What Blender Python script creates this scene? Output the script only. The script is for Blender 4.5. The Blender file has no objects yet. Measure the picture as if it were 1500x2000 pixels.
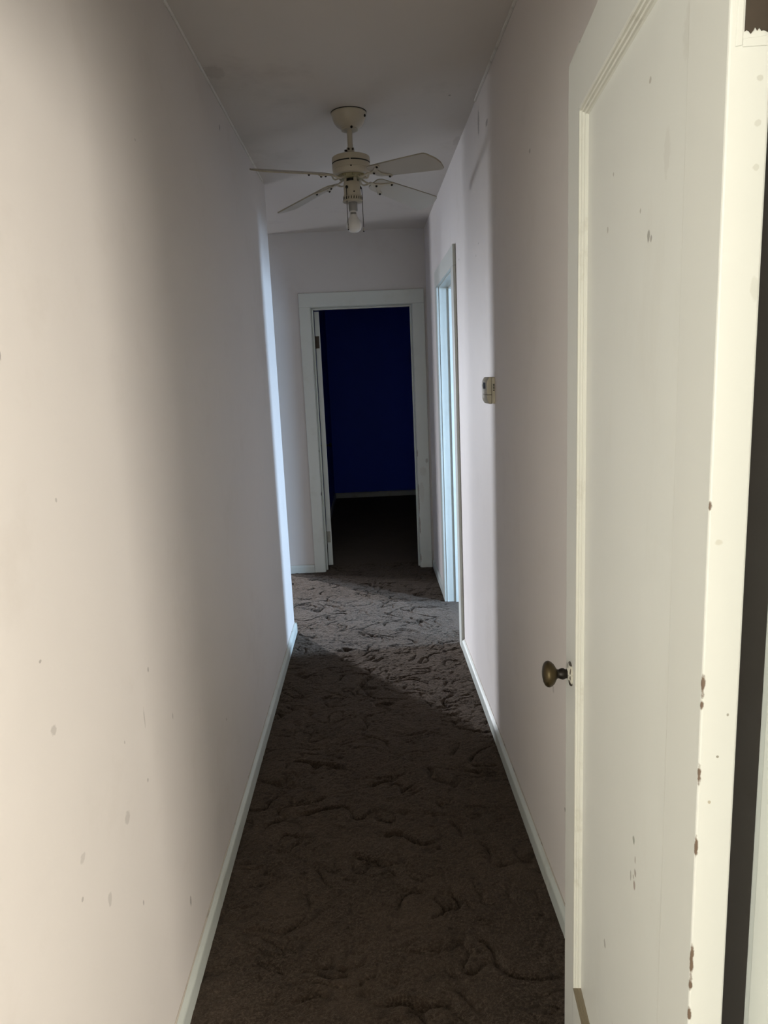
import bpy, bmesh, math, random
from mathutils import Vector, Matrix, noise

random.seed(4)
S = bpy.context.scene
C = S.collection
PI = math.pi

# ------------------------------------------------------------------ materials
def new_mat(name):
    m = bpy.data.materials.new(name)
    m.use_nodes = True
    nt = m.node_tree
    b = nt.nodes['Principled BSDF']
    return m, nt, b

def N(nt, kind, **kw):
    n = nt.nodes.new(kind)
    for k, v in kw.items():
        if k.startswith('i_'):
            n.inputs[int(k[2:])].default_value = v
        else:
            setattr(n, k, v)
    return n

def mixrgb(nt, fac, a, b, blend='MIX'):
    n = N(nt, 'ShaderNodeMix', data_type='RGBA', blend_type=blend)
    for sock, v in ((n.inputs[0], fac), (n.inputs[6], a), (n.inputs[7], b)):
        if hasattr(v, 'links') or hasattr(v, 'is_linked'):
            nt.links.new(v, sock)
        elif isinstance(v, (int, float)):
            sock.default_value = v
        else:
            sock.default_value = (*v, 1)
    return n.outputs[2]

def paint(name, col, rough=0.5, var=0.06, grime=None, grime_amt=0.25, grime_scale=2.5,
          bump=0.15, bump_scale=6.0, fine=0.05, spots=(), spec=0.35, stretch=(1, 1, 1)):
    """aged paint: slow colour variation, blotchy grime, rolled-on relief and marks.
    spots: (centre, radii, rgb, strength) ellipsoids in the object's own coordinates"""
    m, nt, b = new_mat(name)
    tc = N(nt, 'ShaderNodeTexCoord')
    mp = N(nt, 'ShaderNodeMapping')
    mp.inputs['Scale'].default_value = stretch
    nt.links.new(tc.outputs['Object'], mp.inputs['Vector'])
    n1 = N(nt, 'ShaderNodeTexNoise'); n1.inputs['Scale'].default_value = 1.7; n1.inputs['Detail'].default_value = 4
    nt.links.new(mp.outputs[0], n1.inputs['Vector'])
    dark = tuple(c * (1 - var) for c in col); lite = tuple(min(1, c * (1 + var)) for c in col)
    cur = mixrgb(nt, n1.outputs['Fac'], dark, lite)
    if grime:
        n2 = N(nt, 'ShaderNodeTexNoise'); n2.inputs['Scale'].default_value = grime_scale
        n2.inputs['Detail'].default_value = 7; n2.inputs['Roughness'].default_value = 0.68
        nt.links.new(mp.outputs[0], n2.inputs['Vector'])
        r = N(nt, 'ShaderNodeMapRange'); r.inputs[1].default_value = 0.55; r.inputs[2].default_value = 0.78
        r.inputs[4].default_value = grime_amt
        nt.links.new(n2.outputs['Fac'], r.inputs[0])
        cur = mixrgb(nt, r.outputs[0], cur, grime)
    if spots:
        nw = N(nt, 'ShaderNodeTexNoise'); nw.inputs['Scale'].default_value = 130; nw.inputs['Detail'].default_value = 3
        nt.links.new(tc.outputs['Object'], nw.inputs['Vector'])
        for cen, rad, rgb, st in spots:
            s = N(nt, 'ShaderNodeVectorMath', operation='SUBTRACT')
            nt.links.new(tc.outputs['Object'], s.inputs[0]); s.inputs[1].default_value = cen
            d = N(nt, 'ShaderNodeVectorMath', operation='DIVIDE')
            nt.links.new(s.outputs[0], d.inputs[0]); d.inputs[1].default_value = rad
            l = N(nt, 'ShaderNodeVectorMath', operation='LENGTH')
            nt.links.new(d.outputs[0], l.inputs[0])
            ad = N(nt, 'ShaderNodeMath', operation='MULTIPLY_ADD')
            nt.links.new(nw.outputs['Fac'], ad.inputs[0]); ad.inputs[1].default_value = 1.1
            nt.links.new(l.outputs['Value'], ad.inputs[2])
            r = N(nt, 'ShaderNodeMapRange'); r.inputs[1].default_value = 1.55; r.inputs[2].default_value = 1.25
            r.inputs[3].default_value = 0; r.inputs[4].default_value = st
            nt.links.new(ad.outputs[0], r.inputs[0])
            cur = mixrgb(nt, r.outputs[0], cur, rgb)
    nt.links.new(cur, b.inputs['Base Color'])
    b.inputs['Roughness'].default_value = rough
    b.inputs['Specular IOR Level'].default_value = spec
    nb = N(nt, 'ShaderNodeTexNoise'); nb.inputs['Scale'].default_value = bump_scale; nb.inputs['Detail'].default_value = 3
    nt.links.new(tc.outputs['Object'], nb.inputs['Vector'])
    nf = N(nt, 'ShaderNodeTexNoise'); nf.inputs['Scale'].default_value = 170; nf.inputs['Detail'].default_value = 2
    nt.links.new(tc.outputs['Object'], nf.inputs['Vector'])
    mx = N(nt, 'ShaderNodeMath', operation='MULTIPLY_ADD')
    nt.links.new(nf.outputs['Fac'], mx.inputs[0]); mx.inputs[1].default_value = fine
    nt.links.new(nb.outputs['Fac'], mx.inputs[2])
    bp = N(nt, 'ShaderNodeBump'); bp.inputs['Strength'].default_value = bump; bp.inputs['Distance'].default_value = 0.02
    nt.links.new(mx.outputs[0], bp.inputs['Height'])
    nt.links.new(bp.outputs[0], b.inputs['Normal'])
    return m

def plain(name, col, rough=0.4, metal=0.0, spec=0.5, var=0.15, scale=30):
    m, nt, b = new_mat(name)
    tc = N(nt, 'ShaderNodeTexCoord')
    n1 = N(nt, 'ShaderNodeTexNoise'); n1.inputs['Scale'].default_value = scale; n1.inputs['Detail'].default_value = 4
    nt.links.new(tc.outputs['Object'], n1.inputs['Vector'])
    cur = mixrgb(nt, n1.outputs['Fac'], tuple(c * (1 - var) for c in col), tuple(min(1, c * (1 + var)) for c in col))
    nt.links.new(cur, b.inputs['Base Color'])
    b.inputs['Roughness'].default_value = rough
    b.inputs['Metallic'].default_value = metal
    b.inputs['Specular IOR Level'].default_value = spec
    return m

GREY = (0.10, 0.085, 0.07)
def ls(y, z, ry, rz, st=0.6, rgb=GREY):          # mark on the left wall
    return ((-0.497, y, z), (0.02, ry * .75, rz * .75), rgb, st * .8)
def rs(y, z, ry, rz, st=0.6, rgb=GREY):
    return ((0.466, y, z), (0.02, ry, rz), rgb, st)

left_spots = [
    ls(1.005, 1.784, .004, .004), ls(1.005, 1.52, .005, .012), ls(1.12, 1.30, .006, .006, .4),
    ls(1.0, 1.08, .006, .004), ls(1.012, .965, .014, .012, .35), ls(1.28, .80, .004, .006),
    ls(1.40, .79, .005, .035, .35), ls(1.455, .875, .006, .008), ls(1.59, .70, .005, .012, .5),
    ls(2.13, .42, .006, .007), ls(1.38, .66, .005, .006), ls(1.25, .66, .02, .018, .3),
    ls(1.05, .72, .014, .012, .25), ls(1.03, .66, .006, .006, .5), ls(1.28, .45, .005, .010),
    ls(1.58, .21, .008, .022, .7), ls(1.13, .58, .012, .02, .3), ls(1.75, 2.02, .004, .004),
    ls(2.85, 2.40, .012, .016, .8),
]
right_spots = [rs(3.55, 2.01, .006, .006), rs(3.02, 1.94, .006, .006, .5), rs(2.95, 1.975, .012, .004, .3),
               rs(2.05, 2.05, .007, .007, .6), rs(1.68, .34, .005, .008), rs(1.80, .62, .01, .012, .25),
               rs(2.72, 2.34, .03, .012, .5), rs(2.9, 2.40, .02, .05, .5)]

WALL = (0.700, 0.655, 0.625)
M_left = paint('left_wall_paint', WALL, .55, .04, (0.46, 0.40, 0.34), .22, 3.0, .16, 5.0, .04, left_spots)
M_right = paint('right_wall_paint', (0.75, 0.70, 0.668), .55, .04, (0.46, 0.40, 0.34), .18, 3.0, .14, 5.0, .04, right_spots)
M_wall = paint('wall_paint', (0.60, 0.57, 0.545), .55, .05, (0.42, 0.37, 0.31), .2, 2.6, .12, 5.0, .04)
M_room = paint('side_room_paint', (0.74, 0.735, 0.70), .6, .04)
P_LEFT, P_LEFT2, P_RIGHT, P_BACK, P_BACK2, P_BACK3, P_RIGHT2 = 84, 36, 64, 226, 102, 6, 52
M_ceiling = paint('ceiling_paint', (0.66, 0.615, 0.565), .7, .05, (0.30, 0.26, 0.22), .3, 2.2, .15, 4.0, .05,
                  [((-0.46, 2.62, 2.495), (.04, .06, .05), (0.20, .17, .14), .2),
                   ((0.455, 3.45, 2.50), (.02, .07, .05), (0.20, .17, .14), .18),
                   ((0.36, 2.9, 2.50), (.006, .010, .05), (0.1, .09, .08), .5)])
M_blue = paint('blue_wall_paint', (0.006, 0.055, 0.62), .55, .06, bump=.08)
M_trim = paint('trim_paint', (0.62, 0.635, 0.59), .38, .04, (0.40, 0.37, 0.29), .30, 5.0, .10, 9.0, .03, spec=.4)
trim_marks = [((.36, 5.414, z), (.006, .02, rz), (.20, .15, .11), .75) for z, rz in
              ((.90, .03), (.62, .05), (.52, .10), (.36, .06), (.08, .04), (.30, .03))] + \
             [((.40, 5.414, .76), (.03, .02, .04), (.3, .24, .2), .18), ((.385, 5.414, .60), (.02, .02, .09), (.3, .24, .2), .15),
              ((.43, 5.414, .84), (.012, .02, .02), (.2, .16, .13), .5), ((-.384, 5.43, .62), (.01, .04, .02), (.1, .09, .08), .8),
              ((-.384, 5.43, .95), (.006, .03, .012), (.1, .09, .08), .7)]
M_trim_far = paint('far_trim_paint', (0.60, 0.625, 0.585), .38, .04, (0.38, 0.36, 0.29), .30, 5.0, .10, 9.0, .03, trim_marks, spec=.4)
M_base = paint('baseboard_paint', (0.55, 0.58, 0.545), .40, .06, (0.30, 0.26, 0.19), .5, 7.0, .18, 9.0, .05, spec=.4)
M_caulk = paint('caulk', (0.72, 0.69, 0.64), .5, .12, (0.2, .17, .14), .5, 14.0)

M_caulkdirty = paint('dirty_caulk', (0.50, 0.46, 0.40), .6, .1, (0.06, 0.045, 0.035), 1.0, 16.0)
BROWN = (0.125, 0.075, 0.045)
door_spots = [((-.001, .0, z), (.004, .0036, r), BROWN, .95) for z, r in
              ((1.335, .006), (1.156, .014), (1.135, .006), (1.060, .013), (.980, .015), (.845, .024), (.815, .010), (.778, .010))]
door_spots += [((.010, -.010, 1.30), (.02, .005, .004), (.45, .40, .30), .4), ((0, -.018, 1.08), (.01, .0016, .0016), (.2, .17, .12), .8),
               ((0, -.026, 1.125), (.01, .0013, .0018), (.2, .17, .12), .7), ((0, -.012, 1.03), (.01, .0016, .0018), (.4, .34, .24), .8),
               ((0, -.027, 1.70), (.01, .003, .003), (.35, .32, .25), .35), ((0, -.027, 1.665), (.01, .003, .003), (.35, .32, .25), .3),
               ((0, -.027, 1.63), (.01, .003, .003), (.35, .32, .25), .3), ((0, -.031, 1.53), (.01, .004, .012), (.35, .32, .25), .2)]
DOORW = (0.665, 0.658, 0.610)
M_door = paint('old_door_paint', DOORW, .40, .03, (0.50, 0.46, 0.36), .25, 3.0, .08, 4.0, .02, door_spots, spec=.4, stretch=(1, 1, .35))
pm = []
for s, z, rs_, rz, rgb in ((.262, 1.623, .006, .009, (.16, .14, .11)), (.252, 1.618, .004, .005, (.2, .17, .14)),
                           (.30, 1.66, .003, .003, (.3, .26, .2)), (.27, 1.80, .005, .004, (.3, .26, .2)),
                           (.265, .80, .006, .008, (.10, .12, .07)), (.255, .775, .003, .006, (.2, .15, .1)),
                           (.253, .755, .005, .006, (.16, .10, .06)), (.262, .742, .003, .004, (.2, .15, .1)),
                           (.256, .733, .006, .008, (.22, .12, .08)), (.275, .735, .003, .010, (.2, .17, .13)),
                           (.42, .49, .006, .009, (.2, .17, .13)), (.36, .35, .012, .05, (.35, .31, .25)),
                           (.47, 1.67, .004, .005, (.3, .26, .2)), (.44, 1.74, .004, .004, (.3, .26, .2)),
                           (.20, 1.70, .012, .03, (.4, .36, .3)), (.14, 1.80, .02, .03, (.4, .36, .29))):
    pm.append(((s, -.014, z), (rs_, .02, rz), rgb, .6 if rz < .02 else .15))
M_panel = paint('brightened_door_panel_paint', (0.71, 0.705, 0.655), .38, .04, (0.50, 0.46, 0.37), .35, 2.4, .16, 5.0, .03, pm, spec=.4, stretch=(1, 1, .35))  # same paint as the door frame, lightened on the panel in place of light
M_moulding = paint('panel_moulding_paint', (0.68, 0.665, 0.59), .38, .05, (0.34, 0.29, 0.2), .5, 12.0, .08, 9.0, .03)
M_darkmould = paint('worn_moulding', (0.20, 0.165, 0.11), .5, .2, (0.08, .06, .035), .6, 20.0)
M_whitedoor = paint('white_door_paint', (0.60, 0.62, 0.585), .4, .04, bump=.06)
M_bluedoor = M_blue

M_bronze = plain('aged_brass', (0.075, 0.055, 0.026), .42, .8, var=.3, scale=60)
M_darkmetal = plain('dark_metal', (0.02, 0.016, 0.012), .4, .6, var=.4)
M_hinge = plain('bare_brown_hinge_leaf', (0.050, 0.034, 0.021), .6, .2, var=.25, scale=60)
M_dullhinge = plain('painted_hinge', (0.30, 0.29, 0.24), .5, .1, var=.3, scale=80)
M_fan = plain('ivory_enamel', (0.50, 0.455, 0.36), .32, 0, var=.06, scale=12)
M_fan_olive = plain('yellowed_enamel', (0.30, 0.27, 0.15), .4, 0, var=.15)
M_blade = plain('blade_laminate', (0.52, 0.49, 0.435), .4, 0, var=.06, scale=9)
M_bladeedge = plain('blade_edge', (0.38, 0.35, 0.27), .5, 0, var=.2)
M_screw = plain('dark_screw', (0.018, 0.015, 0.012), .45, .5)
M_slot = plain('black_slot', (0.006, 0.006, 0.006), .6, 0)
M_socket = plain('grey_socket', (0.27, 0.27, 0.265), .45, .1)
M_bulb = plain('frosted_bulb', (0.78, 0.78, 0.76), .22, 0, var=.02)
M_bulbmark = plain('bulb_print', (0.24, 0.235, 0.22), .5, 0)
M_chain = plain('pull_cord', (0.030, 0.024, 0.018), .6, 0)
M_bell = plain('chain_bell_white', (0.42, 0.40, 0.36), .4, 0)
M_thermo = plain('aged_beige_plastic', (0.57, 0.535, 0.43), .42, 0, var=.04, scale=20)
M_thermof = plain('pale_plastic', (0.60, 0.585, 0.545), .30, 0, var=.03, scale=20)
M_lcd = plain('lcd_glass', (0.030, 0.034, 0.032), .25, 0)
RD_ = (.035, .022, .012)
M_rosette = paint('chipped_rosette_paint', (0.55, 0.52, 0.44), .45, .05, (0.035, 0.025, 0.015), 1.0, 85.0, .3, 60.0, .03,
                  [((-.010, .002, -.017), (.012, .012, .0085), RD_, .95), ((.004, .002, -.0215), (.016, .01, .0035), RD_, .9),
                   ((0, .002, .0215), (.018, .01, .0032), RD_, .9), ((-.0145, .003, .010), (.0035, .01, .007), RD_, .9),
                   ((-.016, .003, -.002), (.0028, .01, .006), RD_, .85), ((-.006, .004, .006), (.003, .01, .003), RD_, .7)])

def carpet():
    m, nt, b = new_mat('brown_shag_carpet')
    tc = N(nt, 'ShaderNodeTexCoord')
    def nz(sc, det, ro=.55):
        n = N(nt, 'ShaderNodeTexNoise'); n.inputs['Scale'].default_value = sc
        n.inputs['Detail'].default_value = det; n.inputs['Roughness'].default_value = ro
        nt.links.new(tc.outputs['Object'], n.inputs['Vector']); return n.outputs['Fac']
    def rng(v, a, bb, c=0, d=1):
        r = N(nt, 'ShaderNodeMapRange'); r.inputs[1].default_value = a; r.inputs[2].default_value = bb
        r.inputs[3].default_value = c; r.inputs[4].default_value = d
        nt.links.new(v, r.inputs[0]); return r.outputs[0]
    base = mixrgb(nt, rng(nz(4.5, 5), .35, .68), CAR_A, CAR_B)
    base = mixrgb(nt, rng(nz(150, 3, .75), .47, .64, 0, .85), base, CAR_C)
    base = mixrgb(nt, rng(nz(22, 5, .65), .54, .68, 0, .7), base, CAR_D)
    base = mixrgb(nt, rng(nz(260, 2, .6), .70, .80, 0, .7), base, (.34, .29, .25))
    nt.links.new(base, b.inputs['Base Color'])
    b.inputs['Roughness'].default_value = .95
    b.inputs['Specular IOR Level'].default_value = .1
    b.inputs['Sheen Weight'].default_value = .2
    b.inputs['Sheen Tint'].default_value = (1, .82, .68, 1)
    b.inputs['Sheen Roughness'].default_value = .5
    a = N(nt, 'ShaderNodeMath', operation='MULTIPLY_ADD')
    nt.links.new(nz(330, 3, .7), a.inputs[0]); a.inputs[1].default_value = .45
    nt.links.new(nz(95, 4, .7), a.inputs[2])
    bp = N(nt, 'ShaderNodeBump'); bp.inputs['Strength'].default_value = .9; bp.inputs['Distance'].default_value = .008
    nt.links.new(a.outputs[0], bp.inputs['Height']); nt.links.new(bp.outputs[0], b.inputs['Normal'])
    return m
CAR_A, CAR_B, CAR_C, CAR_D = (.0125, .0074, .0040), (.034, .0226, .0148), (.086, .064, .049), (.005, .0028, .0015)
M_carpet = carpet()

# ------------------------------------------------------------------ mesh helpers
def tag(o, label=None, cat=None, group=None, kind=None):
    if label: o['label'] = label
    if cat: o['category'] = cat
    if group: o['group'] = group
    if kind: o['kind'] = kind
    return o

def build(name, bm, mats, parent=None, smooth=False, bevel=0, angle=35, segs=2):
    bmesh.ops.recalc_face_normals(bm, faces=bm.faces)
    me = bpy.data.meshes.new(name)
    bm.to_mesh(me); bm.free()
    for m in (mats if isinstance(mats, (list, tuple)) else [mats]):
        me.materials.append(m)
    o = bpy.data.objects.new(name, me)
    C.objects.link(o)
    if parent: o.parent = parent
    if smooth:
        for p in me.polygons: p.use_smooth = True
        try: me.set_sharp_from_angle(angle=math.radians(angle))
        except Exception: pass
    if bevel:
        md = o.modifiers.new('bevel', 'BEVEL'); md.width = bevel; md.segments = segs
        md.limit_method = 'ANGLE'; md.angle_limit = math.radians(40)
    return o

def empty(name, loc, rotz=0, parent=None):
    o = bpy.data.objects.new(name, None); C.objects.link(o)
    o.empty_display_size = .05
    o.location = loc; o.rotation_euler = (0, 0, rotz)
    if parent: o.parent = parent
    return o

def box(bm, x0, x1, y0, y1, z0, z1, mi=0):
    v = [bm.verts.new((x, y, z)) for x in (x0, x1) for y in (y0, y1) for z in (z0, z1)]
    for q in ((0, 1, 3, 2), (4, 6, 7, 5), (0, 4, 5, 1), (2, 3, 7, 6), (0, 2, 6, 4), (1, 5, 7, 3)):
        f = bm.faces.new([v[i] for i in q]); f.material_index = mi

def lathe(bm, prof, cx=0, cy=0, n=40, mi=0, mat=None, cap=True, mids=None):
    """prof: [(r, z)...]; revolves about the vertical axis (mat moves the result)"""
    rings = []
    for r, z in prof:
        ring = []
        for k in range(n):
            a = 2 * PI * k / n
            p = Vector((cx + r * math.cos(a), cy + r * math.sin(a), z))
            ring.append(bm.verts.new(mat @ p if mat else p))
        rings.append(ring)
    for i in range(len(rings) - 1):
        for k in range(n):
            f = bm.faces.new((rings[i][k], rings[i][(k + 1) % n], rings[i + 1][(k + 1) % n], rings[i + 1][k]))
            f.material_index = mids[i] if mids else mi
    if cap:
        for ring, j in ((rings[0], 0), (rings[-1], -1)):
            f = bm.faces.new(ring); f.material_index = (mids[j] if mids else mi)

def tube(bm, pts, r, n=8, mi=0):
    rings = []
    for i, p in enumerate(pts):
        p = Vector(p)
        a = Vector(pts[max(i - 1, 0)]); c = Vector(pts[min(i + 1, len(pts) - 1)])
        t = (c - a).normalized()
        u = t.orthogonal().normalized() if i == 0 else (uprev - t * uprev.dot(t)).normalized()
        uprev = u
        w = t.cross(u)
        rr = r[i] if isinstance(r, (list, tuple)) else r
        rings.append([bm.verts.new(p + (u * math.cos(2 * PI * k / n) + w * math.sin(2 * PI * k / n)) * rr) for k in range(n)])
    for i in range(len(rings) - 1):
        for k in range(n):
            f = bm.faces.new((rings[i][k], rings[i][(k + 1) % n], rings[i + 1][(k + 1) % n], rings[i + 1][k])); f.material_index = mi
    bm.faces.new(rings[0]).material_index = mi
    bm.faces.new(rings[-1]).material_index = mi

def prism(bm, outline, axis, a0, a1, mi=0, mid_side=None):
    """extrudes a 2-D outline along axis ('x','y','z') between a0 and a1"""
    def P(u, v, a):
        return {'x': (a, u, v), 'y': (u, a, v), 'z': (u, v, a)}[axis]
    A = [bm.verts.new(P(u, v, a0)) for u, v in outline]
    B = [bm.verts.new(P(u, v, a1)) for u, v in outline]
    bm.faces.new(A).material_index = mi
    bm.faces.new(B).material_index = mi
    n = len(A)
    for i in range(n):
        bm.faces.new((A[i], A[(i + 1) % n], B[(i + 1) % n], B[i])).material_index = mi if mid_side is None else mid_side

def struct(name, bm, mats, parent=None, **kw):
    o = build(name, bm, mats, parent, **kw)
    if not parent: o['kind'] = 'structure'
    return o

# ------------------------------------------------------------------ camera
f_px = 1393.0
right = Vector((0.99884, -0.0240, -0.0426)); 
def unit(v): return v.normalized()
vy = unit(Vector((716 - 750, 742 - 1000, f_px)))
vd = Vector((1075 - 750, 8480 - 1000, f_px)); vd = unit(vd - vy * vd.dot(vy))
vx = vd.cross(vy)
if vx.x < 0: vx = -vx
vu = -vd
# image axes (right, down, forward) written in world axes
cr = Vector((vx.x, vy.x, vu.x)); cd = Vector((vx.y, vy.y, vu.y)); cf = Vector((vx.z, vy.z, vu.z))
EYE = Vector((0, 0, 1.465))
cam = bpy.data.cameras.new('camera'); co = bpy.data.objects.new('camera', cam); C.objects.link(co)
mw = Matrix.Identity(4)
for i in range(3):
    mw[i][0] = cr[i]; mw[i][1] = -cd[i]; mw[i][2] = -cf[i]; mw[i][3] = EYE[i]
co.matrix_world = mw
cam.sensor_fit = 'HORIZONTAL'; cam.sensor_width = 36; cam.lens = 36 * f_px / 1500
cam.clip_start = .02
S.camera = co

# ------------------------------------------------------------------ room shell
ZT = 2.60
XL, XR = -.497, .466
YF = 5.43

def wall(name, mat, solids):
    bm = bmesh.new()
    for s in solids: box(bm, *s)
    return struct(name, bm, mat)

def wall_with_holes(name, mat, axis, c0, c1, a0, a1, holes):
    """wall between c0,c1 (thickness) running a0..a1 along axis, holes = (h0,h1,z0,z1)"""
    sol = []
    def put(p0, p1, z0, z1):
        if p1 - p0 < 1e-5 or z1 - z0 < 1e-5: return
        sol.append((c0, c1, p0, p1, z0, z1) if axis == 'y' else (p0, p1, c0, c1, z0, z1))
    cur = a0
    for h0, h1, z0, z1 in sorted(holes):
        put(cur, h0, 0, ZT); put(h0, h1, 0, z0); put(h0, h1, z1, ZT); cur = h1
    put(cur, a1, 0, ZT)
    return wall(name, mat, sol)

FD = (-.385, .355)          # far doorway, clear
RD = (3.765, 4.52)          # doorway in the right wall, clear
ND = (-.497, .374)          # near doorway, clear
HD = 2.0
LN = .02
wall_with_holes('wall_left', M_left, 'y', -.617, XL, .64, 4.07, [])
wall_with_holes('wall_right', M_right, 'y', XR, .586, .64, YF, [(RD[0] - LN, RD[1] + LN, 0, HD + LN)])
wf = wall_with_holes('wall_far', [M_wall, M_blue], 'x', YF, 5.55, -.70, 3.12, [(FD[0] - LN, FD[1] + LN, 0, HD + LN)])
for p in wf.data.polygons:
    if p.normal.y > .9 and p.center.x < 2.7: p.material_index = 1
wall_with_holes('wall_front', M_wall, 'x', .52, .64, -2.42, 3.12, [(ND[0] - LN, ND[1] + LN, 0, HD + LN)])
# blue bedroom beyond
wall_with_holes('wall_blue_left', M_blue, 'y', -.70, -.47, 5.55, 9.1, [])
wall_with_holes('wall_blue_back', M_blue, 'x', 8.98, 9.1, -.47, 2.72, [])
wall_with_holes('wall_blue_right', M_blue, 'y', 2.6, 2.72, 5.55, 8.98, [])
# room to the left
W6 = (-.15, .95, .95, 2.2)
W7 = (2.26, 2.70, .85, 2.1)
W1 = (-3.12, -2.81, .85, 2.1)
W2 = (6.15, 6.87, .85, 2.1)
wall_with_holes('wall_left_room_side', M_room, 'y', -3.72, -3.6, 2.4, 7.72, [W2])
wall_with_holes('wall_left_room_back', M_room, 'x', 7.6, 7.72, -3.6, -.70, [W1])
wall_with_holes('wall_left_room_front', M_room, 'x', 2.4, 2.52, -3.6, -.617, [])
# room to the right
W3 = (3.70, 4.12, .85, 2.1)
wall_with_holes('wall_right_room_side', M_room, 'y', 3.0, 3.12, 2.68, YF, [W3])
wall_with_holes('wall_right_room_front', M_room, 'x', 2.68, 2.8, .586, 3.0, [W7])
# room the photographer stands in
W4 = (-2.80, -1.45, .95, 2.35)
W5 = (-2.75, -1.15, .95, 2.15)  # unseen opening, added to hold the fill light
wall_with_holes('wall_back_room_right', M_room, 'y', 2.4, 2.52, -3.22, .52, [W4])
wall_with_holes('wall_back_room_left', M_room, 'y', -2.42, -2.3, -3.22, .52, [W5])
wall_with_holes('wall_back', M_room, 'x', -3.22, -3.1, -2.3, 2.4, [W6])

# ceiling: slightly out of level, as old plaster is
bm = bmesh.new()
def zc(y): return 2.487 + max(0, y - 2.0) * .0115
ys = [-3.22, 0, 1, 2, 3, 4, 5, 5.6, 9.1]
for z_off, flip in ((0, 0), (.12, 1)):
    row = [[bm.verts.new((x, y, min(zc(y), 2.535) + z_off)) for x in (-3.72, 3.12)] for y in ys]
    for i in range(len(ys) - 1):
        bm.faces.new((row[i][0], row[i][1], row[i + 1][1], row[i + 1][0]))
struct('ceiling', bm, M_ceiling)

# floor: one carpet through all rooms, the trodden part of the hall with its real pile relief
bm = bmesh.new()
gx0, gx1, gy0, gy1, st = -.80, .48, 1.20, 5.62, .0052
nx, ny = int((gx1 - gx0) / st), int((gy1 - gy0) / st)
V = []
for j in range(ny + 1):
    y = gy0 + (gy1 - gy0) * j / ny
    row = []
    for i in range(nx + 1):
        x = gx0 + (gx1 - gx0) * i / nx
        p = Vector((x, y, 0))
        w = noise.noise_vector(p * 5.0) * .07
        q = p + w
        h = .0030 * noise.noise(q * 12) + .0036 * noise.noise(q * 36 + Vector((3, 1, 2))) + .0040 * noise.noise(p * 95)
        m_ = max(0, noise.noise(p * 3.3 + Vector((7, 2, 5))) * 1.6 + .60)
        q2 = Vector((q.x * 6.5, q.y * 9.5, 1.7))
        c1 = max(0, 1 - abs(noise.noise(q2)) / .075)
        m2 = max(0, min(1, noise.noise(Vector((p.x * 9, p.y * 11, 9.1))) * 3 + .35))
        h -= .030 * c1 * min(1, m_) * m2
        q3 = Vector((q.x * 14, q.y * 19, 6.2))
        c2 = max(0, 1 - abs(noise.noise(q3)) / .11)
        h -= .020 * c2 * max(0, noise.noise(p * 8 + Vector((1, 8, 3))) + .2)
        edge = min(1, min(x - gx0, gx1 - x, y - gy0, gy1 - y) / .03)
        row.append(bm.verts.new((x, y, min(.012, h) * edge)))
    V.append(row)
for j in range(ny):
    for i in range(nx):
        f = bm.faces.new((V[j][i], V[j][i + 1], V[j + 1][i + 1], V[j + 1][i])); f.smooth = True
def quad(x0, x1, y0, y1):
    bm.faces.new([bm.verts.new(p) for p in ((x0, y0, 0), (x1, y0, 0), (x1, y1, 0), (x0, y1, 0))])
quad(-3.72, 3.12, -3.22, gy0); quad(-3.72, 3.12, gy1, 9.1)
quad(-3.72, gx0, gy0, gy1); quad(gx1, 3.12, gy0, gy1)
struct('floor', bm, M_carpet)

# baseboards: low board with a sloped top
def base_profile(sign, face):      # outline in (x, z); wall face at `face`, room on the `sign` side
    return [(face, 0), (face + sign * .014, 0), (face + sign * .014, .046), (face + sign * .0125, .051), (face + sign * .008, .057), (face, .063)]
def baseboard(name, axis, sign, face, a0, a1, mat=M_base, extra=None):
    bm = bmesh.new()
    prism(bm, base_profile(sign, face), 'y' if axis == 'y' else 'x', a0, a1)
    if extra: extra(bm)
    o = struct(name, bm, mat)
    bm = bmesh.new()
    n = max(2, int(abs(a1 - a0) / .05))
    pts = []
    for k in range(n + 1):
        a = a0 + (a1 - a0) * k / n
        d = sign * .0015; z = .0635 + .0016 * noise.noise(Vector((a * 6, face, 2)))
        pts.append((face + d, a, z) if axis == 'y' else (a, face + d, z))
    tube(bm, pts, [.0024 + .0012 * noise.noise(Vector((k * .7, 5, face))) for k in range(n + 1)], 6)
    build('caulk_line', bm, M_caulkdirty, o, smooth=True)
    return o
def wrap(bm): prism(bm, [(4.07, 0), (4.084, 0), (4.084, .046), (4.0825, .051), (4.078, .057), (4.07, .063)], 'x', -.617, XL + .014)
baseboard('baseboard_left', 'y', 1, XL, .64, 4.07, extra=wrap)
def more(bm): prism(bm, base_profile(-1, XR), 'y', 4.625, YF - .016)
baseboard('baseboard_right', 'y', -1, XR, .66, 3.672, extra=more)
baseboard('baseboard_far', 'x', -1, YF, -.70, -.474)
baseboard('baseboard_blue_left', 'y', 1, -.47, 5.62, 8.98, M_base)
baseboard('baseboard_blue_back', 'x', -1, 8.98, -.47, 2.6, M_base)

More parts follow.
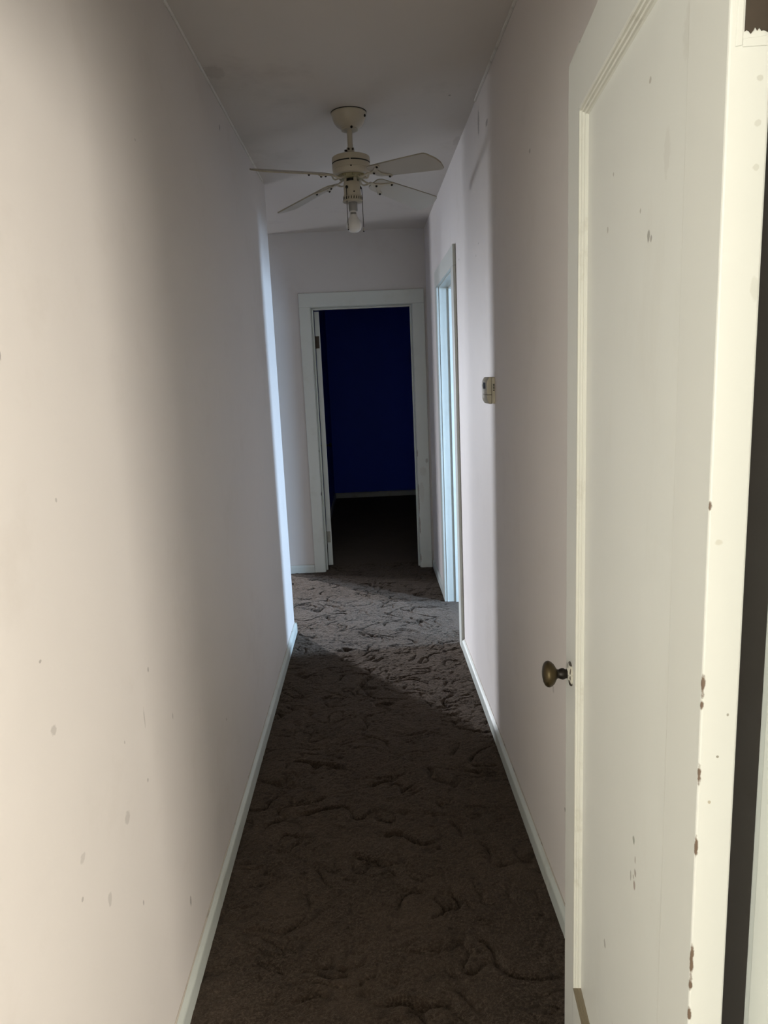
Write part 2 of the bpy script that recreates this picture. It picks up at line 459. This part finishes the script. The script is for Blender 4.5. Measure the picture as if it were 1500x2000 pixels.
# ------------------------------------------------------------------ door trims
def trim(name, mat, axis, wall0, wall1, hole, face_sides, cw=(.086, .092, .10), stop=None, clear_top=HD):
    """casing boards on the given faces, a jamb lining and a stop; axis = direction the opening runs"""
    def B(bm, a0, a1, c0, c1, z0, z1):
        if axis == 'x': box(bm, a0, a1, c0, c1, z0, z1)
        else: box(bm, c0, c1, a0, a1, z0, z1)
    h0, h1 = hole
    bm = bmesh.new()
    for side, (wl, wr) in face_sides:
        c0, c1 = (wall0 - .016, wall0) if side < 0 else (wall1, wall1 + .016)
        if wl: B(bm, h0 - .004 - wl, h0 - .004, c0, c1, 0, clear_top + .004)
        B(bm, h1 + .004, h1 + .004 + wr, c0, c1, 0, clear_top + .004)
        B(bm, h0 - (.004 + wl if wl else 0), h1 + .004 + wr, c0, c1, clear_top + .004, clear_top + .104)
    t = struct(name, bm, mat, bevel=.003)
    bm = bmesh.new()
    B(bm, h0 - LN, h0, wall0, wall1, 0, clear_top + LN)
    B(bm, h1, h1 + LN, wall0, wall1, 0, clear_top + LN)
    B(bm, h0, h1, wall0, wall1, clear_top, clear_top + LN)
    build('jamb', bm, mat, t, bevel=.002)
    if stop:
        bm = bmesh.new()
        B(bm, h0, h0 + .012, stop[0], stop[1], 0, clear_top)
        B(bm, h1 - .012, h1, stop[0], stop[1], 0, clear_top)
        B(bm, h0 + .012, h1 - .012, stop[0], stop[1], clear_top - .012, clear_top)
        build('door_stop', bm, mat, t, bevel=.002)
    return t
trim('trim_1', M_trim_far, 'x', YF, 5.55, FD, [(-1, (.083, .089)), (1, (.06, .089))], stop=(5.475, 5.508))
trim('trim_2', M_trim, 'y', XR, .586, RD, [(-1, (.09, .095)), (1, (.09, .09))], stop=(.522, .552))
trim('trim_3', M_trim, 'x', .52, .64, ND, [(-1, (.09, .09)), (1, (0, .082))], stop=None)
# caulked bead where wall and ceiling meet, cracked short of the hall's end
def bead(name, x, sx, y0, y1):
    bm = bmesh.new()
    pts = [(x + sx * .003, y0 + (y1 - y0) * k / 40, zc(y0 + (y1 - y0) * k / 40) - .004 + .0012 * noise.noise(Vector((0, k * .9, x)))) for k in range(41)]
    tube(bm, pts, .0055, 6)
    struct(name, bm, M_caulk, smooth=True)
bead('trim_4', XL, 1, .66, 3.98)
bead('trim_5', XR, -1, .66, 2.95)

# ------------------------------------------------------------------ windows of the side rooms
def window(name, x0, x1, y0, y1, z0, z1):
    bm = bmesh.new()
    t = .04
    if y1 - y0 < .2:
        box(bm, x0, x0 + t, y0, y1, z0, z1); box(bm, x1 - t, x1, y0, y1, z0, z1)
        box(bm, x0 + t, x1 - t, y0, y1, z0, z0 + t); box(bm, x0 + t, x1 - t, y0, y1, z1 - t, z1)
        struct(name, bm, M_trim)
        return
    box(bm, x0, x1, y0, y0 + t, z0, z1); box(bm, x0, x1, y1 - t, y1, z0, z1)
    box(bm, x0, x1, y0, y1, z0, z0 + t); box(bm, x0, x1, y0, y1, z1 - t, z1)
    zm = (z0 + z1) / 2
    xm = (x0 + x1) / 2
    box(bm, xm - .02, xm + .02, y0 + t, y1 - t, zm - .018, zm + .018)
    struct(name, bm, M_trim)
window('window_1', W1[0], W1[1], 7.6, 7.72, W1[2], W1[3])
window('window_2', -3.72, -3.6, *W2)
window('window_3', 3.0, 3.12, *W3)
window('window_4', 2.4, 2.52, *W4)
window('fill_window_5', -2.42, -2.3, *W5)  # added window, made up to brighten the open door's face
window('window_6', W6[0], W6[1], -3.22, -3.1, W6[2], W6[3])
window('window_7', W7[0], W7[1], 2.68, 2.8, W7[2], W7[3])

# ------------------------------------------------------------------ the open panelled door in front
HX, HY = .315, .65
ANG = math.radians(84.93)
DW, DH, DT = .713, 1.988, .036
d1 = empty('door_1', (HX, HY, 0), ANG)
tag(d1, 'tall off white single panel door standing open against the right wall, brass knob', 'door', kind='structure')
LS, HS, TR, BR = .621, .098, 1.888, .204          # latch stile starts, hinge stile ends, top rail, bottom rail
Z0 = .022
bm = bmesh.new()
box(bm, 0, HS, -DT, 0, Z0, DH); box(bm, LS, DW, -DT, 0, Z0, DH)
box(bm, HS, LS, -DT, 0, TR, DH); box(bm, HS, LS, -DT, 0, Z0, BR)
bmesh.ops.remove_doubles(bm, verts=bm.verts, dist=1e-5)
build('frame', bm, M_door, d1, bevel=.0022)
bm = bmesh.new()
box(bm, HS - .004, LS + .004, -DT + .013, -.014, BR - .004, TR + .004)
build('panel', bm, M_panel, d1)
# stepped moulding round the panel on both faces
def moulding(bm, y_face, sgn, parts):
    steps = [(0.0, 0.0), (.003, -.0008), (.0036, -.0038), (.0066, -.0046), (.0072, -.0080), (.0102, -.0088), (.0108, -.0118), (.0125, -.0139), (.0125, -.016)]
    rect = lambda o: [(HS + o, BR + o), (LS - o, BR + o), (LS - o, TR - o), (HS + o, TR - o)]
    for k in parts:
        rows = []
        for o, dp in steps:
            c = rect(o)
            a, b = c[k], c[(k + 1) % 4]
            rows.append([bm.verts.new((a[0], y_face + sgn * dp, a[1])), bm.verts.new((b[0], y_face + sgn * dp, b[1]))])
        for i in range(len(rows) - 1):
            bm.faces.new((rows[i][0], rows[i][1], rows[i + 1][1], rows[i + 1][0]))
bm = bmesh.new(); moulding(bm, 0, 1, (1, 2, 3)); moulding(bm, -DT, -1, (0, 1, 2, 3))
build('panel_moulding', bm, M_moulding, d1)
bm = bmesh.new(); moulding(bm, 0, 1, (0,))
tag(build('panel_moulding', bm, M_darkmould, d1), 'dark worn moulding along the bottom of the panel')
# knob: axis along the door face normal (local +y)
def knob(parent, s, z, side, m_knob, m_ros, y_face=0, scale=1.0):
    k = empty('door_knob', (s, y_face, z), 0, parent)
    R = Matrix.Rotation(-PI / 2 if side > 0 else PI / 2, 4, 'X')      # z -> +y
    R = Matrix.Scale(scale, 4) @ R
    bm = bmesh.new()
    lathe(bm, [(.0235, 0), (.0240, .0012), (.0225, .0030), (.0150, .0042), (.0125, .0060), (.0105, .0075)], mat=R, n=36)
    build('rosette', bm, m_ros, k, smooth=True, angle=60)
    bm = bmesh.new()
    lathe(bm, [(.0095, .0055), (.0088, .010), (.0108, .0135), (.0112, .017), (.0100, .0215), (.0085, .024), (.0100, .0275)], mat=R, n=32)
    build('shank', bm, M_darkmetal, k, smooth=True, angle=60)
    bm = bmesh.new()
    lathe(bm, [(.0095, .0270), (.0125, .0290), (.0190, .0325), (.0238, .0375), (.0258, .0425), (.0252, .0465), (.0220, .0505), (.0165, .0532), (.0090, .0548), (.0001, .0552)], mat=R, n=40)
    build('knob', bm, m_knob, k, smooth=True, angle=60)
    return k
knob(d1, .661, .882, 1, M_bronze, M_rosette)
knob(d1, .661, .882, -1, M_bronze, M_rosette, -DT)
# hinge leaves let into the near edge
def hinge(parent, z0, z1, jag):
    h = empty('hinge', (0, 0, z0), 0, parent)
    bm = bmesh.new()
    yl = -.0125
    out = [(-DT, .0)]
    n = 14
    out = [(-DT, jag * .004)]
    for i in range(1, n):
        t = i / n
        out.append((-DT + (yl + DT) * t, jag * (.006 * noise.noise(Vector((t * 7, 3.1, 0))) + .0008 * (i % 2))))
    out.append((yl, 0)); 
    for i in range(1, 10):
        out.append((yl + jag * .0018 * noise.noise(Vector((i * .9, 8, 1))), (z1 - z0) * i / 10))
    out += [(yl, z1 - z0), (-DT, z1 - z0)]
    prism(bm, out, 'x', -.0008, .004)
    build('leaf', bm, M_hinge, h)
    bm = bmesh.new()
    lathe(bm, [(.0055, -.002), (.0055, .028), (.005, .0285), (.005, .0300), (.0055, .0305), (.0055, .060), (.005, .0605), (.005, .0620), (.0055, .0625), (.0055, z1 - z0 + .002)], cx=-.003, cy=-DT - .0045, n=16)
    build('knuckle', bm, M_darkmetal, h, smooth=True, angle=50)
    # pale ridge of old paint round the leaf
    bm = bmesh.new()
    prism(bm, [(yl + .0012, -.010), (yl + .0070, -.011), (yl + .0062, .03), (yl + .0078, .06), (yl + .0066, z1 - z0 + .006), (yl + .0014, z1 - z0 + .006)], 'x', -.0007, .002)
    prism(bm, [(-DT + .0005, -.0115), (yl + .001, -.0115), (yl + .001, -.0050), (-DT + .0005, -.0035)], 'x', -.0007, .002)
    build('paint_ridge', bm, M_door, h, bevel=.0005)
hinge(d1, 1.736, 1.826, 1)
hinge(d1, .175, .262, 1)

# ------------------------------------------------------------------ the white door opened into the blue room
d2 = empty('door_2', (-.3725, 5.558, 0), math.radians(93.4))
tag(d2, 'white door opened into the dark blue room, seen edge on at the left jamb', 'door', kind='structure')
D2W, D2T = .735, .037
bm = bmesh.new(); box(bm, 0, D2W, -D2T, 0, .018, 1.985)
for f in bm.faces:
    pass
b2 = build('slab', bm, [M_whitedoor], d2, bevel=.002)
for s_, yf in ((1, 0), (-1, -D2T)):
    knob(d2, D2W - .06, .92, s_, M_darkmetal, M_darkmetal, yf, .82)
def leaf(parent, z0, m, lab):
    bm = bmesh.new()
    box(bm, -.0015, .003, -.028, .002, z0, z0 + .09)
    lathe(bm, [(.006, z0 - .003), (.006, z0 + .093)], cx=-.004, cy=.004, n=14)
    o = build('hinge', bm, m, parent)
    if lab: o['label'] = lab
leaf(d2, 1.715, M_hinge, 'bare brown upper hinge')
leaf(d2, .205, M_dullhinge, 'paint covered lower hinge')

# ------------------------------------------------------------------ ceiling fan
FX, FY = -.022, 3.042
FZ = zc(FY)
fan = empty('ceiling_fan', (FX, FY, FZ))
tag(fan, 'old ivory ceiling fan with four blades and one bare bulb hanging in the hallway', 'ceiling fan')
L = lambda z: z - FZ
bm = bmesh.new()
lathe(bm, [(.0685, 0), (.0695, -.004), (.0690, -.009), (.0665, -.0115), (.0650, -.020), (.0600, -.035), (.0500, -.049), (.0380, -.0575), (.0330, -.0605), (.0330, -.0655), (.0300, -.067), (.0115, -.067)], n=48)
can = build('canopy', bm, M_fan, fan, smooth=True, angle=40)
bm = bmesh.new()
lathe(bm, [(.0702, .0), (.0702, -.0035), (.066, -.0035)], n=48)
build('canopy_seam', bm, M_slot, can, smooth=True)
for a, z, r in ((-75 * PI / 180, -.0625, .0330), (-20 * PI / 180, -.020, .0655)):
    bm = bmesh.new()
    T = Matrix.Translation((r * math.cos(a), r * math.sin(a), z)) @ Matrix.Rotation(a, 4, 'Z') @ Matrix.Rotation(PI / 2, 4, 'Y')
    lathe(bm, [(.0048, -.002), (.0048, .003), (.0035, .0045)], mat=T, n=14)
    build('screw', bm, M_screw, can, smooth=True)
bm = bmesh.new()
lathe(bm, [(.0105, -.060), (.0105, L(2.372)), (.0150, L(2.370)), (.0158, L(2.366)), (.0158, L(2.345)), (.0185, L(2.339)), (.0185, L(2.334))], n=28)
rod = build('downrod', bm, M_fan, fan, smooth=True, angle=40)
for a, z, l in ((-112, 2.362, .004), (-55, 2.362, .003), (-155, 2.358, .008), (-70, 2.343, .003)):
    a = math.radians(a)
    bm = bmesh.new()
    T = Matrix.Translation((.0158 * math.cos(a), .0158 * math.sin(a), L(z))) @ Matrix.Rotation(a, 4, 'Z') @ Matrix.Rotation(PI / 2, 4, 'Y')
    lathe(bm, [(.0040, -.003), (.0040, l), (.0028, l + .0012)], mat=T, n=12)
    build('screw', bm, M_screw, rod, smooth=True)
# motor housing
bm = bmesh.new()
pr = [(.018, L(2.3375)), (.060, L(2.3370)), (.0705, L(2.3355)), (.0748, L(2.3325)), (.0755, L(2.3290)), (.0755, L(2.3125)),
      (.0715, L(2.3125)), (.0715, L(2.3080)), (.0755, L(2.3080)), (.0755, L(2.2890)), (.0740, L(2.2878)), (.0748, L(2.2860)), (.0730, L(2.2770)), (.0670, L(2.2695)),
      (.0600, L(2.2670)), (.050, L(2.2665)), (.020, L(2.2665))]
lathe(bm, pr, n=56, mids=[0, 0, 0, 0, 0, 1, 1, 1, 0, 0, 0, 0, 0, 0, 0, 0, 0])
mot = build('motor_housing', bm, [M_fan, M_slot], fan, smooth=True, angle=30)
for a in (-92, 88):                 # webs bridging the vent groove
    bm = bmesh.new()
    a = math.radians(a); da = .030
    vs = []
    for rr in (.070, .0756):
        for zz in (2.3126, 2.3079):
            for aa in (a - da, a + da):
                vs.append(bm.verts.new((rr * math.cos(aa), rr * math.sin(aa), L(zz))))
    for q in ((0, 1, 3, 2), (4, 6, 7, 5), (0, 4, 5, 1), (2, 3, 7, 6), (0, 2, 6, 4), (1, 5, 7, 3)): bm.faces.new([vs[i] for i in q])
    build('vent_web', bm, M_fan, mot)
bm = bmesh.new()
T = Matrix.Translation((0, -.0742, L(2.2855))) @ Matrix.Rotation(PI / 2, 4, 'X')
lathe(bm, [(.003, -.003), (.003, .0015), (.002, .0025)], mat=T, n=12)
build('screw', bm, M_screw, mot, smooth=True)
# turning hub under the motor, then the switch housing
bm = bmesh.new()
lathe(bm, [(.054, L(2.2665)), (.055, L(2.264)), (.050, L(2.259)), (.043, L(2.2545)), (.030, L(2.2545))], n=40)
for k in range(8):
    a = 2 * PI * k / 8 + .2
    T = Matrix.Translation((.050 * math.cos(a), .050 * math.sin(a), L(2.2625)))
    lathe(bm, [(.0085, .003), (.0085, -.003), (.0065, -.005)], mat=T, n=14)
build('flywheel', bm, M_fan_olive, fan, smooth=True, angle=40)
bm = bmesh.new()
lathe(bm, [(.022, L(2.258)), (.022, L(2.236))], n=28)
build('hub_shaft', bm, M_slot, fan, smooth=True, angle=40)
bm = bmesh.new()
lathe(bm, [(.0215, L(2.2425)), (.0325, L(2.2415)), (.0340, L(2.239)), (.0340, L(2.192)), (.0325, L(2.1885)), (.0325, L(2.186))], n=44)
for k in range(4):                  # bright straps bridging to the hub
    a = 2 * PI * k / 4 + math.radians(-62)
    vs = []
    for zz in (2.256, 2.241):
        for rr in (.0265, .031):
            for aa in (a - .24, a + .24):
                vs.append(bm.verts.new((rr * math.cos(aa), rr * math.sin(aa), L(zz))))
    for q in ((0, 1, 3, 2), (4, 6, 7, 5), (0, 4, 5, 1), (2, 3, 7, 6), (0, 2, 6, 4), (1, 5, 7, 3)): bm.faces.new([vs[i] for i in q])
sw = build('switch_housing', bm, M_fan, fan, smooth=True, angle=40)
def hole(a, z, r, R0=.034, d=.0022):
    a = math.radians(a)
    bm = bmesh.new()
    T = Matrix.Translation((R0 * math.cos(a), R0 * math.sin(a), L(z))) @ Matrix.Rotation(a, 4, 'Z') @ Matrix.Rotation(PI / 2, 4, 'Y')
    lathe(bm, [(r, -.003), (r, d), (r * .7, d + .001)], mat=T, n=16)
    return bm
build('switch_bushing', hole(-128, 2.219, .0062), M_slot, sw, smooth=True)
build('switch_bushing', hole(-12, 2.219, .0055), M_slot, sw, smooth=True)
build('screw', hole(-78, 2.2005, .0030), M_screw, sw, smooth=True)
# pierced fitter ring
bm = bmesh.new()
lathe(bm, [(.030, L(2.190)), (.0385, L(2.189)), (.0395, L(2.1875)), (.0395, L(2.1855)), (.0375, L(2.1850)), (.0375, L(2.1735)), (.0395, L(2.1725)), (.0405, L(2.1700)), (.0400, L(2.1675)), (.0375, L(2.1665)), (.016, L(2.1665))], n=48)
ring = build('fitter_ring', bm, M_fan, fan, smooth=True, angle=40)
bm = bmesh.new()
for k in range(22):
    a = 2 * PI * k / 22
    da = .045
    vs = []
    for rr in (.0365, .0379):
        for zz in (2.1843, 2.1745):
            for aa in (a - da + (.03 if zz > 2.18 else 0), a + da + (.03 if zz > 2.18 else 0)):
                vs.append(bm.verts.new((rr * math.cos(aa), rr * math.sin(aa), L(zz))))
    for q in ((0, 1, 3, 2), (4, 6, 7, 5), (0, 4, 5, 1), (2, 3, 7, 6), (0, 2, 6, 4), (1, 5, 7, 3)): bm.faces.new([vs[i] for i in q])
build('ring_slots', bm, M_screw, ring)
bm = bmesh.new()
lathe(bm, [(.0180, L(2.1665)), (.0180, L(2.136)), (.0170, L(2.1335)), (.0135, L(2.1335))], n=32)
build('bulb_socket', bm, M_socket, fan, smooth=True, angle=40)
bm = bmesh.new()
gl = [(.0135, L(2.1345)), (.0140, L(2.1300)), (.0148, L(2.1220)), (.0160, L(2.1130)), (.0205, L(2.1055)), (.0265, L(2.0965)), (.0305, L(2.0865)),
      (.0315, L(2.0790)), (.0300, L(2.0695)), (.0255, L(2.0605)), (.0185, L(2.0545)), (.0100, L(2.0515)), (.0002, L(2.0505))]
lathe(bm, gl, n=44)
bulb = build('light_bulb', bm, M_bulb, fan, smooth=True, angle=60)
bm = bmesh.new()          # printed grey band on the bulb's neck
for i in range(14):
    a0 = math.radians(-140 + i * 7); a1 = math.radians(-140 + (i + 1) * 7)
    vs = [bm.verts.new((rr * math.cos(a), rr * math.sin(a), L(z))) for a, z, rr in ((a0, 2.1275, .01445), (a1, 2.1275, .01445), (a1, 2.1195, .01535), (a0, 2.1195, .01535))]
    bm.faces.new(vs)
build('printed_band', bm, M_bulbmark, bulb)
# pull chains
def chain(a, length, bell_z):
    a = math.radians(a)
    x, y = .0385 * math.cos(a), .0385 * math.sin(a)
    pc = empty('pull_chain', (x, y, L(2.219)), 0, fan)
    bm = bmesh.new()
    tube(bm, [(0, 0, 0), (.0005, -.0005, -.01), (.001, -.001, -.04), (.0005, -.001, -.09), (.001, 0, -length)], .0014, 6)
    build('cord', bm, M_chain, pc, smooth=True)
    bm = bmesh.new()
    lathe(bm, [(.0012, -length + .001), (.0022, -length - .002), (.0034, -length - .009), (.0042, -length - .0125), (.0030, -length - .0135)], cx=.001, n=14)
    build('chain_bell', bm, M_bell, pc, smooth=True)
    bm = bmesh.new()
    lathe(bm, [(.0020, -length - .0130), (.0030, -length - .0150), (.0020, -length - .0172)], cx=.001, n=12)
    build('bell_tip', bm, M_screw, pc, smooth=True)
chain(-128, .146, 0)
chain(-12, .150, 0)

# blades and their arms, one prototype of each copied round
def blade_outline():
    o = []
    r0, r1 = .116, .466
    half = [(r0, .024), (r0 + .006, .033), (r0 + .020, .0395), (.20, .0440), (.26, .0475), (.33, .0520), (.40, .0558), (.434, .0572), (.443, .0560), (.4500, .0510), (.4640, .020), (r1, .010)]
    return half + [(x, -y) for x, y in reversed(half)]
def ring_pts(c, r, a0, a1, n):
    return [(c[0] + r * math.cos(math.radians(a0 + (a1 - a0) * k / n)), c[1] + r * math.sin(math.radians(a0 + (a1 - a0) * k / n))) for k in range(n + 1)]
def make_blade(T):
    bm = bmesh.new()
    o = blade_outline()
    prism(bm, o, 'z', 0, .005, 0, 1)
    bm.transform(T)
    return bm
def make_arm(T):
    """flat cast bracket under the blade: neck, then a spread of three lobes"""
    bm = bmesh.new()
    o = [(.095, .0065), (.112, .0075)] + ring_pts((.133, 0), .0125, 150, 75, 4) + [(.146, .0170), (.158, .0265), (.172, .0330)] + ring_pts((.187, .037), .0100, 130, -70, 9) + \
        [(.178, .0235), (.168, .0150), (.163, .0065), (.168, 0), (.163, -.0065), (.168, -.0150), (.178, -.0235)] + ring_pts((.187, -.037), .0100, 70, -130, 9) + \
        [(.172, -.0330), (.158, -.0265), (.146, -.0170)] + ring_pts((.133, 0), .0125, -75, -150, 4) + [(.112, -.0075), (.095, -.0065)]
    prism(bm, o, 'z', -.0045, -.0003)
    bm.transform(T)
    return bm
for k, az in enumerate((-48, 42, 132, 222)):
    az = math.radians(az)
    pitch = math.radians(17.0)
    droop = math.radians(6.5)
    # the edge on the clockwise side is the higher one
    T = Matrix.Translation((0, 0, L(2.267))) @ Matrix.Rotation(az, 4, 'Z') @ Matrix.Rotation(droop, 4, 'Y') @ Matrix.Rotation(-pitch, 4, 'X')
    bl = build('blade', make_blade(T), [M_blade, M_bladeedge], fan)
    arm = build('blade_arm', make_arm(T), M_fan, fan, bevel=.0012)
    # curved neck from the flywheel to the bracket
    bm = bmesh.new()
    pts = []
    e = T @ Vector((.100, 0, -.0024)); s0 = Matrix.Rotation(az, 4, 'Z') @ Vector((.046, 0, L(2.2605)))
    dirv = (Matrix.Rotation(az, 4, 'Z') @ Vector((1, 0, 0)))
    side = (Matrix.Rotation(az, 4, 'Z') @ Vector((0, 1, 0)))
    for sg in (-1, 1):
        pts = []
        for i in range(11):
            t = i / 10
            p = s0.lerp(e, t) + Vector((0, 0, -.012 * math.sin(PI * t))) + side * sg * (.003 + .013 * math.sin(PI * t))
            pts.append(p)
        tube(bm, pts, [.0042 - .0008 * math.sin(PI * i / 10) for i in range(11)], 8)
    build('neck', bm, M_fan, arm, smooth=True)
    for (sx, sy) in ((.187, .037), (.187, -.037), (.134, 0)):
        bm = bmesh.new()
        lathe(bm, [(.0042, -.0040), (.0046, -.0068), (.0034, -.0092), (.0012, -.0100)], cx=sx, cy=sy, n=14)
        bm.transform(T)
        build('screw', bm, M_screw, arm, smooth=True)

# ------------------------------------------------------------------ thermostat on the right wall
th = empty('thermostat', (XR, 2.685, 1.408))
tag(th, 'beige wall thermostat with a small dark screen on the right wall', 'thermostat')
TW, THT = .058, .049                    # half width (y), half height (z)
def rrect(hw, hh, r, n=5):
    o = []
    for cx, cy, a in ((hw - r, hh - r, 0), (-hw + r, hh - r, 90), (-hw + r, -hh + r, 180), (hw - r, -hh + r, 270)):
        o += ring_pts((cx, cy), r, a, a + 90, n)
    return o
bm = bmesh.new(); prism(bm, rrect(TW - .001, THT - .001, .006), 'x', -.0115, .0)
bp_ = build('back_plate', bm, M_thermo, th, bevel=.0008)
def cover_section(name, z_lo, z_hi, mat_list, depth=.030):
    """front cover seen from the side: the front bellies out and rounds off at top and bottom"""
    bm = bmesh.new()
    prof = []
    n = 16
    for i in range(n + 1):
        z = z_lo + (z_hi - z_lo) * i / n
        u = abs(z) / THT
        x = -depth + .0105 * max(0, (u - .45) / .55) ** 2.2
        prof.append((x, z))
    out = [(-.0125, z_lo)] + prof + [(-.0125, z_hi)]
    prism(bm, [(x, z) for x, z in out], 'y', -TW, TW)
    o = build(name, bm, mat_list, th, bevel=.003, segs=3)
    return o
cv = cover_section('cover', -.0145, THT, M_thermo)
fl = cover_section('flap', -THT, -.0160, M_thermo)
bm = bmesh.new()
box(bm, -.0306, -.0295, -.036, .030, .002, .034)
fr = build('screen_frame', bm, M_thermof, cv, bevel=.0004)
bm = bmesh.new(); box(bm, -.0310, -.0300, -.030, .024, .006, .029)
build('screen', bm, M_lcd, fr)
for y in (.038, .046):
    bm = bmesh.new(); box(bm, -.0312, -.0290, y - .003, y + .003, .010, .022)
    build('button', bm, M_thermof, cv, bevel=.0006)
bm = bmesh.new()
for i in range(5):
    z = .0215 - i * .0055
    box(bm, -.0075, -.0015, -TW + .0000, -TW + .0025, z - .0016, z + .0016)
build('vent_slots', bm, M_slot, bp_)

# ------------------------------------------------------------------ light: daylight through the windows, plus one added fill window
def lamp(name, loc, target, w, h, power, col, spread=180):
    l = bpy.data.lights.new(name, 'AREA'); l.shape = 'RECTANGLE'; l.size = w; l.size_y = h
    l.energy = power; l.color = col; l.spread = math.radians(spread)
    o = bpy.data.objects.new(name, l); C.objects.link(o)
    o.location = loc
    o.rotation_euler = (Vector(target) - Vector(loc)).to_track_quat('-Z', 'Y').to_euler()
    return o
DAY = (.88, .92, 1.0)
BLUE = (.50, .72, 1.0)
WARM = (1.0, .945, .84)
# patches of open sky seen through the side rooms' windows
lamp('sky_left', (-2.965, 7.64, 1.52), (-2.965 + .548, 7.64 - .836, 1.52 - .49), .20, 1.1, P_LEFT, DAY, 72)
lamp('sky_left_wide', (-3.64, 6.51, 1.5), (-2.64, 6.21, 1.1), .56, 1.1, P_LEFT2, DAY, 110)
lamp('sky_right', (3.04, 3.91, 1.50), (2.04, 3.93, 1.50 - .36), .32, 1.1, P_RIGHT, BLUE, 100)
lamp('sky_right_side', (2.48, 2.75, 1.50), (2.48 - .74, 2.75 + .66, 1.50 - .36), .30, 1.1, P_RIGHT2, BLUE, 100)
lamp('sky_back', (.40, -3.14, 1.6), (.35, -2.0, 1.55), .9, 1.1, P_BACK3, WARM)
lamp('sky_back_right', (2.36, (W4[0] + W4[1]) / 2, 1.65), (0, (W4[0] + W4[1]) / 2, 1.65), 1.2, 1.3, P_BACK, WARM)
lamp('fill_back_left', (-2.26, -1.95, 1.55), (0, -1.95, 1.55), 1.5, 1.1, P_BACK2, (.97, 1.0, .93))  # added fill lamp for the door face and near right wall

w = bpy.data.worlds.new('sky'); S.world = w; w.use_nodes = True
bg = w.node_tree.nodes['Background']
bg.inputs[0].default_value = (.62, .78, 1, 1); bg.inputs[1].default_value = .15

S.view_settings.view_transform = 'Standard'
S.view_settings.look = 'None'
S.view_settings.exposure = 0
S.view_settings.gamma = 1
S.view_settings.use_curve_mapping = False
